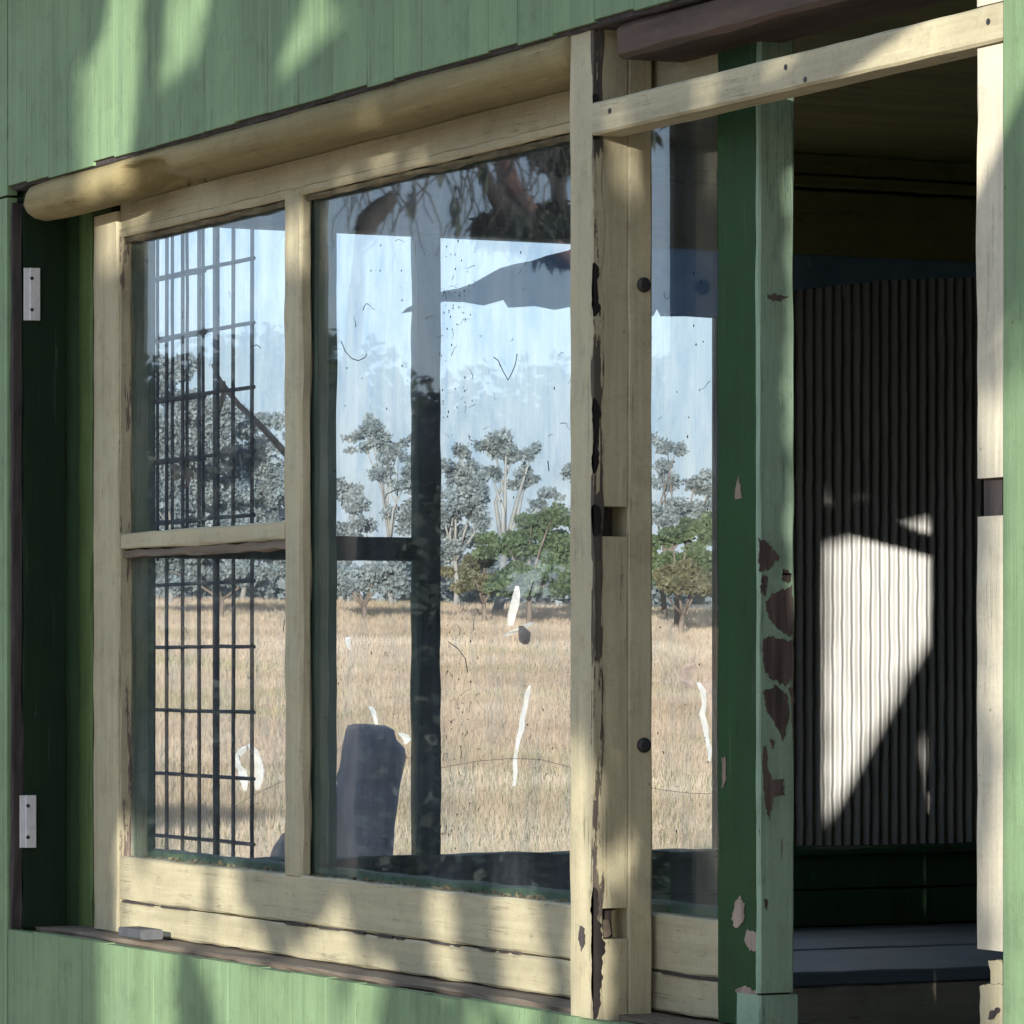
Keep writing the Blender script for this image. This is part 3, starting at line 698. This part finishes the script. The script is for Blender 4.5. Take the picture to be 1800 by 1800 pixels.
stump('fence_post', [(1464, 497, 500), (1478, 488, 504), (1490, 480, 510), (1502, 476, 514), (1520, 472, 516)], Ds, 'low broken grey post with pointed top near the window bar', 4, 0)
# slack fence wire
bm = B(); W = [(380, 1440), (440, 1400), (500, 1372), (570, 1345), (590, 1325), (605, 1305)]
tube(bm, [atD(a, b, Ds - .1) for a, b in W], .0008, 5)
W = [(712, 1330), (760, 1352), (800, 1345), (840, 1338), (900, 1333), (950, 1335), (1000, 1348), (1080, 1368), (1160, 1388), (1210, 1394), (1265, 1396), (1400, 1392)]
tube(bm, [atD(a, b, Ds - .1) for a, b in W], .0008, 5)
tag(obj('fence_wire', bm, M['bark']), 'slack rusty wire sagging from the grey post', 'wire')
# white plastic tape scraps
def strip(pts, wd, label, D=26.0, m='white_plastic', name='tape_scrap', cat='tape scrap'):
    bm = B(); R_ = Vector((RX, RY, 0)); F_ = Vector((FX, FY, 0)); L = [];
    for i, (a, b) in enumerate(pts):
        c = atD(a, b, D); ww = (wd[i] if isinstance(wd, (list, tuple)) else wd) * D / FPX / 2; tw = .5 * math.sin(i * 1.3)
        L.append([c - R_ * ww - F_ * ww * tw, c + R_ * ww + F_ * ww * tw, c + R_ * ww + F_ * (ww * tw + .002), c - R_ * ww + F_ * (.002 - ww * tw)])
    vs = [[bm.verts.new(p) for p in q] for q in L]
    for i in range(len(vs) - 1):
        for k in range(4): bm.faces.new((vs[i][k], vs[i][(k + 1) % 4], vs[i + 1][(k + 1) % 4], vs[i + 1][k]))
    bm.faces.new(vs[0][::-1]); bm.faces.new(vs[-1])
    return tag(obj(name, bm, M[m]), label, cat, 'white plastic scraps hung beyond the end window' if m == 'white_plastic' else None)
strip([(931, 1205), (927, 1220), (924, 1240), (918, 1262), (917, 1280), (911, 1300), (907, 1325), (905, 1340), (906, 1360), (904, 1382)], [4, 9, 8, 9, 10, 8, 6, 8, 8, 5], 'long thin white tape scrap hanging in front of the dry grass')
strip([(1228, 1200), (1236, 1215), (1238, 1238), (1234, 1255), (1240, 1278), (1243, 1300), (1248, 1320), (1247, 1338)], [8, 12, 8, 10, 10, 7, 9, 4], 'white tape scrap hanging under the brown rag by the green stile')
strip([(651, 1242), (656, 1250), (660, 1264), (663, 1280)], [8, 9, 7, 5], 'short white tape scrap above the top of the grey post')
strip([(430, 1312), (424, 1322), (415, 1332), (418, 1346), (426, 1354), (429, 1372), (431, 1390)], [8, 14, 11, 12, 16, 14, 6], 'crumpled white plastic loop behind the wire grille, left strand')
strip([(437, 1308), (446, 1318), (453, 1335), (456, 1352), (455, 1370), (452, 1388)], [6, 14, 13, 16, 16, 8], 'crumpled white plastic loop behind the wire grille, right strand')
strip([(702, 1288), (710, 1292), (716, 1300), (712, 1308)], [8, 16, 14, 6], 'small white plastic knob beside the top of the grey post')
strip([(909, 1030), (908, 1045), (905, 1062), (900, 1080), (897, 1100)], [6, 13, 16, 15, 10], 'upright pale plastic scrap above the dark blob in the paddock')
strip([(888, 1118), (900, 1112), (918, 1104), (936, 1094)], [10, 18, 20, 8], 'boat shaped white plastic scrap under the upright pale scrap')
strip([(612, 1120), (611, 1128), (614, 1142)], [10, 9, 3], 'tiny pale triangular plastic scrap in the middle of the paddock')
strip([(916, 1100), (922, 1112), (922, 1126), (924, 1133)], [8, 22, 20, 8], 'dark strip standing in for the shadow under the boat shaped white scrap', 25.9, 'rot', 'rag', 'rag')  # dark piece put in as the shadow of the white scrap
strip([(1216, 1166), (1212, 1178), (1205, 1194), (1212, 1206), (1222, 1212)], [14, 30, 24, 16, 8], 'brown rag hung on the wire above the right white tape', 26.1, 'brown_rag', 'rag', 'rag')
strip([(1240, 1180), (1246, 1205), (1252, 1235), (1254, 1268)], [14, 16, 14, 6], 'brown rag strip drooping beside the right white tape', 26.1, 'brown_rag', 'rag', 'rag')
# wire that carries the scraps
bm = B()
tube(bm, [atD(a, b, 26.02) for a, b in ((250, 1265), (430, 1300), (560, 1262), (655, 1240), (800, 1215), (930, 1202), (1080, 1195), (1220, 1198), (1330, 1190))], .0005, 4)
tag(obj('fence_wire', bm, M['white_plastic']), 'hair thin pale line strung across the window view', 'wire')

# ================================================================== TREES
def leaf_cloud(bm, c, rad, n, size, r, droop=0.0, flat=1.0, wid=.38):
    """leaf clumps spread through a lumpy volume"""
    for _ in range(n):
        d = Vector((r.gauss(0, 1), r.gauss(0, 1), r.gauss(0, 1))).normalized() * (r.random() ** .45)
        p = c + Vector((d.x * rad[0], d.y * rad[1], d.z * rad[2] * flat))
        if noise.noise(p * (1.6 / max(rad[0], .01))) < -.22: continue
        s = size * r.uniform(.5, 1.3); a = Vector((r.gauss(0, 1), r.gauss(0, 1), r.gauss(0, 1) - droop * 2)).normalized(); b = a.orthogonal().normalized(); b.rotate(Matrix.Rotation(r.uniform(0, 6.28), 3, a))
        b *= wid
        bm.faces.new([bm.verts.new(p), bm.verts.new(p + (a * .5 + b) * s), bm.verts.new(p + a * s), bm.verts.new(p + (a * .5 - b) * s)])
def bg_tree(px, D, clumps, label, leaf, bark, seed, base_px=None, leafsize=.115, dens=1.0, cat='tree', name='gum_tree', group=None, tr=.085):
    r = random.Random(seed); b = atD(base_px or px, HY, D); b.z = hgt(b.x, b.y) - .1
    t = empty(name, b, label, cat, group)
    bm = B(); tb = B(); R_ = Vector((RX, RY, 0)); k = D / FPX
    top = min(c[1] for c in clumps); fork = atD(px, HY, D); fork.z = b.z + (atD(px, top, D).z - b.z) * .35
    mid = (b + fork) / 2 + Vector((r.uniform(-.1, .1), r.uniform(-.1, .1), 0))
    tube(tb, [b, mid, fork], [tr, tr * .8, tr * .7], 8)
    for (cx, cy, rx, ry) in clumps:
        c = atD(cx, cy, D + r.uniform(-1, 1) * rx * k); j = (fork + c) / 2 + Vector((r.gauss(0, .15), r.gauss(0, .15), .1))
        tube(tb, [fork, j, c + Vector((0, 0, ry * k * .3))], [tr * .5, tr * .33, tr * .12], 6)
        n = int(dens * 3400 * max(.12, (rx * ry) / 1600))
        nn = 7
        for q in range(nn):
            o = Vector((r.gauss(0, .55), r.gauss(0, .55), r.gauss(0, .45)))
            leaf_cloud(bm, c + Vector((o.x * rx * k, o.y * rx * k, o.z * ry * k)), (rx * k * .5, rx * k * .5, ry * k * .42), n // nn, leafsize, r, .25)
    obj('trunk', tb, M[bark], t, True); obj('crown', bm, M[leaf], t)
    return t
GR = 'gum trees on the rise beyond the paddock'
bg_tree(300, 120, [(285, 650, 60, 40), (330, 720, 60, 50), (290, 800, 60, 60), (345, 830, 45, 50), (270, 900, 50, 60), (330, 940, 60, 50)], 'tall grey green gum behind the wire grille', 'leaf_gum_hazed', 'pale_bark', 1, group=GR)
bg_tree(425, 126, [(400, 720, 55, 36), (450, 745, 45, 34), (425, 805, 60, 40), (392, 850, 40, 40), (440, 900, 60, 50), (478, 860, 28, 40), (470, 950, 50, 40)], 'leaning gum seen right of the wire grille', 'leaf_gum_hazed', 'pale_bark', 2, group=GR)
bg_tree(600, 130, [(590, 855, 32, 26), (628, 890, 34, 30), (575, 925, 26, 40), (610, 950, 40, 30), (580, 985, 40, 30)], 'low rounded gum left of the far window bar', 'leaf_gum_hazed', 'pale_bark', 3, group=GR)
bg_tree(685, 124, [(650, 760, 34, 16), (640, 782, 26, 12), (705, 775, 26, 14), (700, 806, 32, 18), (672, 835, 24, 12), (715, 850, 26, 22), (655, 742, 18, 8), (712, 900, 34, 30), (700, 960, 46, 30)], 'thin topped gum with layered crown just left of the mullion', 'leaf_gum_hazed', 'pale_bark', 4, base_px=690, group=GR, dens=.9)
bg_tree(800, 122, [(800, 820, 34, 30), (790, 865, 40, 30), (835, 850, 22, 36), (800, 905, 50, 36), (790, 950, 60, 40), (850, 905, 24, 30), (820, 1000, 50, 30)], 'hazy rounded gum right of the mullion', 'leaf_gum_hazed', 'pale_bark', 5, group=GR)
bg_tree(885, 118, [(890, 780, 32, 22), (868, 790, 22, 18), (905, 800, 22, 16), (936, 798, 20, 18), (925, 845, 27, 18), (965, 868, 18, 13), (860, 830, 16, 26), (945, 890, 16, 12)], 'tall gum with separate leaf clumps on pale limbs', 'leaf_gum_hazed', 'pale_bark', 6, base_px=872, group=GR, dens=1.3, tr=.16)
bg_tree(1170, 118, [(1172, 780, 24, 18), (1190, 790, 16, 10), (1165, 815, 20, 14), (1182, 850, 18, 12), (1225, 845, 26, 14), (1250, 862, 22, 14), (1210, 892, 34, 16), (1250, 900, 26, 20), (1180, 905, 30, 16)], 'open gum seen between the cream stile and the green stile', 'leaf_gum_hazed', 'bark', 7, group=GR, dens=1.2)
bg_tree(1075, 128, [(1060, 850, 60, 40), (1090, 910, 60, 40), (1040, 940, 60, 40)], 'gum mostly hidden behind the cream stile', 'leaf_gum_hazed', 'pale_bark', 8, group=GR)
GB_ = 'bushes along the top of the paddock'
bg_tree(930, 108, [(935, 925, 46, 24), (975, 905, 26, 24), (890, 960, 36, 24), (940, 970, 56, 28), (985, 960, 36, 36), (905, 1005, 44, 26), (960, 1010, 56, 24), (900, 1030, 44, 14), (950, 1032, 50, 14), (990, 1030, 40, 14)], 'dense bright green bush right of the far window bar', 'leaf_bush', 'bark', 11, cat='bush', name='bush', group=GB_, dens=1.8)
bg_tree(850, 110, [(850, 985, 36, 26), (830, 1015, 36, 20), (880, 1020, 34, 16)], 'small olive brown bush left of the green bush', 'leaf_olive', 'bark', 12, cat='bush', name='bush', group=GB_, dens=1.6)
bg_tree(640, 110, [(590, 1005, 34, 20), (640, 1012, 44, 20), (700, 1005, 44, 24), (600, 1025, 44, 14), (690, 1028, 50, 12)], 'low grey green bush under the far transom', 'leaf_gum_hazed', 'bark', 13, cat='bush', name='bush', group=GB_, dens=1.8)
bg_tree(1190, 108, [(1180, 940, 30, 18), (1215, 925, 30, 20), (1250, 935, 26, 26), (1190, 975, 44, 24), (1240, 985, 34, 26), (1180, 1020, 50, 18), (1240, 1022, 44, 18)], 'broad green bush right of the cream stile', 'leaf_bush', 'bark', 14, cat='bush', name='bush', group=GB_, dens=1.8)
bg_tree(1200, 102, [(1190, 1000, 24, 20), (1170, 1015, 28, 14), (1230, 1012, 34, 18), (1200, 1032, 50, 12)], 'reddish brown bush in front of the broad green bush', 'leaf_olive', 'bark', 15, cat='bush', name='bush', group=GB_, dens=1.8)
bg_tree(390, 110, [(300, 1010, 60, 26), (370, 1005, 60, 28), (450, 1008, 60, 24), (330, 980, 50, 24)], 'low bush line behind the wire grille', 'leaf_gum_hazed', 'bark', 16, cat='bush', name='bush', group=GB_, dens=1.6)
bg_tree(1070, 110, [(1040, 985, 50, 30), (1090, 980, 50, 40)], 'bush mostly hidden behind the cream stile', 'leaf_bush', 'bark', 17, cat='bush', name='bush', group=GB_, dens=1.3)

# far scrub closing the skyline under the crowns
bm = B(); r = random.Random(55)
for _ in range(90):
    px = r.uniform(120, 1380); D = r.uniform(128, 142); rx = r.uniform(.5, 1.1); c = atD(px, 1020 - r.uniform(0, 30), D); c.z = hgt(c.x, c.y) + r.uniform(.1, .9)
    leaf_cloud(bm, c, (rx, rx, r.uniform(.5, .95)), 260, .26, r, .1)
for _ in range(60):
    px = r.uniform(150, 510); D = r.uniform(134, 150); y = r.uniform(720, 1000); c = atD(px + max(0, y - 900) * .0, y + max(0, px - 400) * .9, D)
    if c.z < hgt(c.x, c.y): continue
    leaf_cloud(bm, c, (.8, .8, .6), 260, .26, r, .1)
tag(obj('distant_scrub', bm, M['leaf_gum_hazed']), 'far grey green scrub massed along the skyline behind the gums', 'scrub', kind='stuff')

# gum tree in front of the hut, out of frame, mirrored in the glass
def mirr(px, py, D):
    dx, dy = ray(px); return Vector((CAM.x + D * dx, -CAM.y - D * dy + .04, CAM.z + D * (HY - py) / FPX))
r = random.Random(31)
base = mirr(1085, 1100, 13.5); base.z = 0
rt = empty('gum_tree', base, 'reddish trunked gum with fine branches, mirrored in the top of the glass', 'tree')
bm = B()
tube(bm, [base, mirr(1085, 900, 13.5), mirr(1080, 620, 13.5), mirr(1060, 500, 13.5), mirr(955, 425, 13.5), mirr(895, 330, 13.5), mirr(880, 260, 13.5), mirr(860, 120, 13.5), mirr(850, -200, 13.5)], [.12, .085, .05, .034, .028, .027, .025, .022, .015], 10)
obj('trunk', bm, M['red_bark'], rt, True)
bm = B()
tube(bm, [mirr(918, 410, 13.5), mirr(870, 345, 13.3), mirr(835, 260, 13.2), mirr(800, 100, 13.1)], [.03, .022, .018, .012], 8)
tube(bm, [mirr(985, 470, 13.6), mirr(980, 330, 13.6), mirr(982, 150, 13.6)], [.05, .035, .03], 8)
tube(bm, [mirr(632, 430, 12.6), mirr(648, 385, 12.6), mirr(672, 360, 12.6), mirr(690, 342, 12.6)], [.018, .028, .026, .020], 8)
tube(bm, [mirr(632, 430, 12.6), mirr(600, 700, 12.8), Vector((mirr(600, 700, 12.8).x, mirr(600, 700, 12.8).y, .0))], [.018, .035, .05], 8)
tube(bm, [mirr(520, 390, 12.4), mirr(560, 350, 12.4), mirr(590, 318, 12.4), mirr(640, 250, 12.4)], [.004, .009, .010, .005], 8)
for _ in range(64):
    px = r.uniform(540, 985); py = r.uniform(150, 250); a = r.gauss(0, 1); P = []
    for i in range(9):
        P.append(mirr(px, py, 13 + a * .3)); px += r.gauss(6 * (1 if a > 0 else -1), 9); py += r.uniform(18, 36)
    tube(bm, P, [.0045 * (1 - .09 * i) for i in range(9)], 5)
obj('branches', bm, M['dark_bark'], rt, True)
bm = B()
leaf_cloud(bm, mirr(970, 400, 13.6), (.12, .12, .09), 3000, .06, r, 1, 1, .14)
leaf_cloud(bm, mirr(905, 395, 13.5), (.14, .14, .05), 1300, .06, r, 1, 1, .14)
leaf_cloud(bm, mirr(975, 240, 13.6), (.10, .10, .09), 1400, .06, r, 1, 1, .14)
leaf_cloud(bm, mirr(930, 150, 13.5), (.9, .9, .12), 2400, .08, r, 1, 1, .14)
leaf_cloud(bm, mirr(700, 20, 13.5), (1.2, 1.2, .25), 5000, .08, r, 1, 1, .14)
for px, py in ((790, 345), (795, 372), (720, 330), (850, 300), (760, 270)):
    leaf_cloud(bm, mirr(px, py, 13), (.012, .012, .05), 14, .07, r, 4, 1, .14)
obj('crown', bm, M['leaf_dark'], rt)

for i, (px, top) in enumerate(((240, 650), (520, 640), (800, 680), (1080, 660), (1330, 690))):  # unseen tree belt added to darken what the panes reflect
    b0_ = mirr(px, HY, 31); b0_.z = 0; t = empty('reflection_screen_tree', b0_, ('first', 'second', 'third', 'fourth', 'fifth')[i] + ' unseen dark tree from the left in the belt added to darken the glass reflection', 'tree', 'dark trees added to dim the glass reflection')
    H = mirr(px, top, 31).z; tb = B(); tube(tb, [b0_, b0_ + Vector((.1, 0, H * .5)), b0_ + Vector((0, .1, H * .8))], [.12, .09, .04], 8); obj('trunk', tb, M['bark'], t, True)
    cb = B()
    for k in range(15): leaf_cloud(cb, b0_ + Vector((r.gauss(0, .5), r.gauss(0, .5), H * (.10 + .80 * k / 14))), (1.0, 1.0, .6), 2600, .095, r, .2)
    for k in range(8): leaf_cloud(cb, b0_ + Vector((r.gauss(0, .9), r.gauss(0, .9), .25)), (1.1, 1.1, .4), 1800, .08, r, .2)
    obj('crown', cb, M['leaf_blackened'], t)

# unseen shade tree: leaf gaps and limbs shaped for dapples and the sun patch
LIT = [(228, -60, 206, 120, 30), (206, 120, 128, 262, 32), (218, 190, 205, 285, 22), (352, -60, 322, 60, 20), (300, 60, 285, 130, 8), (560, -60, 560, 40, 14), (566, 50, 505, 185, 24), (570, 60, 640, 150, 15), (150, 60, 130, 80, 4),
       (178, 350, 200, 470, 16), (230, 340, 235, 380, 16), (400, 315, 430, 335, 10), (520, 290, 735, 262, 8), (512, 340, 512, 480, 12), (185, 1480, 185, 1660, 16),
       (240, 1535, 310, 1560, 24), (365, 1550, 365, 1650, 26), (500, 1640, 540, 1690, 14), (770, 1590, 790, 1700, 24), (905, 1600, 930, 1740, 40), (1020, 1400, 1022, 1800, 31), (1095, 250, 1090, 340, 14), (1095, 1450, 1105, 1600, 12),
       (20, 1650, 60, 1830, 36), (90, 1640, 130, 1760, 24), (205, 1670, 235, 1850, 46), (285, 1700, 285, 1850, 26), (410, 1720, 430, 1850, 42), (560, 1700, 520, 1850, 44), (640, 1770, 620, 1850, 36), (480, 1690, 470, 1850, 12), (830, 1800, 860, 1850, 14),
       (1190, 202, 1260, 186, 10), (1330, 156, 1420, 132, 10), (1480, 112, 1660, 76, 12), (1738, 120, 1738, 260, 12), (1735, 430, 1735, 560, 18), (1738, 640, 1738, 780, 10), (1782, 930, 1782, 1900, 30), (1816, 800, 1816, 1900, 60), (1795, 330, 1795, 480, 12), (1795, 600, 1795, 700, 12)]
def seg_d(px, py, s):
    x0, y0, x1, y1, wd = s; dx, dy = x1 - x0, (y1 - y0) * .5; qx, qy = px - x0, (py - y0) * .5
    t = max(0, min(1, (qx * dx + qy * dy) / (dx * dx + dy * dy + 1e-6))); return math.hypot(qx - t * dx, qy - t * dy) - wd
def plane_of(s):                   # which surface a gap of light falls on: cladding, sash, post side or bare frame
    x, y = (s[0] + s[2]) / 2, (s[1] + s[3]) / 2
    if 165 < x < 800 and 285 < y and y < HY + .6 * (HY - 560): 
        if y < 1640 + (x - 200) * .155: return 0.0
    if 760 < x < 1000 and 1560 < y < 1760: return 0.0
    if 1048 < x < 1150: return -.05
    if 1000 < x < 1765: return -.09
    return -.10
LITP = {}
for q_ in LIT: LITP.setdefault(plane_of(q_), []).append(q_)
print({k: len(v) for k, v in LITP.items()})
def open_sky(X, z, m=0):           # does the sun ray crossing Y = -.05 at (X, z) belong to a gap?
    for Yp, L in LITP.items():
        d = Yp + .05; a, b = proj(Vector((X - SX * d, Yp, z - SZ * d)))
        if min(seg_d(a, b, s) for s in L) < m: return True
    return in_tri(X - SX * .05, z - SZ * .05)
def end_front(px, py):             # where the sun ray that lands on the end wall crosses the window plane
    y, z = onX(px, py, XE - .06); return (XE - .06 + SX * y, z + SZ * y)
T1, T2, T3 = end_front(1450, 962), end_front(1760, 885), end_front(1450, 1450)
T0 = end_front(1300, 998); T4 = end_front(1340, 1580)
def in_tri(x, z):
    P = [T1, T2, T3]; s = [(P[(i + 1) % 3][0] - P[i][0]) * (z - P[i][1]) - (P[(i + 1) % 3][1] - P[i][1]) * (x - P[i][0]) for i in range(3)]
    return all(q < .0 for q in s) or all(q > .0 for q in s)
sd = -sun_to; U = Vector((1, SX, 0)).normalized(); 
st = empty('shade_tree', (9.5, -6.8, 0), 'unseen leafy tree behind the viewpoint, leaves and limbs laid out to shape the light', 'tree')
bm = B(); r = random.Random(77); placed = 0
for _ in range(120000):
    if placed > 26000: break
    X = r.uniform(-2.5, 1.5); z = r.uniform(E - .75, E + 1.3); L = r.uniform(7.0, 10.5)
    p0 = Vector((X, -.05, z))
    ln = r.uniform(.06, .13); wd = r.uniform(.010, .018); lean = r.gauss(-.12, .22)
    ok = True
    for k in (-.5, 0, .5):
        if open_sky(X + lean * ln * k * 2, z + ln * k, 3 * r.random()): ok = False; break
    if not ok: continue
    # a leaf standing across the sun's rays
    c = p0 + sd * L; up = Vector((U.x * lean * .5, U.y * lean * .5, 1)).normalized() * ln / 2; s = U * wd
    s.rotate(Matrix.Rotation(r.gauss(0, .4), 3, Vector((0, 0, 1)))); t = sd * r.gauss(0, .01)
    bm.faces.new([bm.verts.new(c + up), bm.verts.new(c + s + t), bm.verts.new(c - up), bm.verts.new(c - s - t)]); placed += 1
obj('crown', bm, M['leaf_dark'], st)
def lift(P, L): return Vector((P[0], 0, P[1])) + sd * L
bm = B(); rad = .045
def limb(A, Bp, L, side, n=8, rad=.045):
    """straight unseen limb added so its shadow bounds the sun patch along A-B"""
    a, b = lift(A, L), lift(Bp, L); t = (b - a).normalized(); s = t.cross(sd).normalized() * side * rad
    tube(bm, [a + s - t * .05, b + s + t * .02], rad, 12)
    return a + s, b + s
e1 = limb(T3, T2, 4.3, 1, rad=.045); e2 = limb(T0, T2, 4.3, -1, rad=.03)
ctr = lift(((T1[0] + T2[0] + T3[0]) / 3, (T1[1] + T2[1] + T3[1]) / 3), 6.6)
trunk_top = Vector((9.4, -6.8, 3.6))
tube(bm, [(9.5, -6.8, -.05), (9.5, -6.75, 1.2), (9.45, -6.8, 2.4), trunk_top, trunk_top + Vector((.1, 0, 1.2))], [.22, .18, .16, .13, .08], 12)
for q in (e1[1], e2[1]): tube(bm, [q, (q + trunk_top) / 2 + Vector((.2, .1, .3)), trunk_top], [.04, .06, .08], 10)
obj('trunk', bm, M['bark'], st, True)
print('leaves', placed)
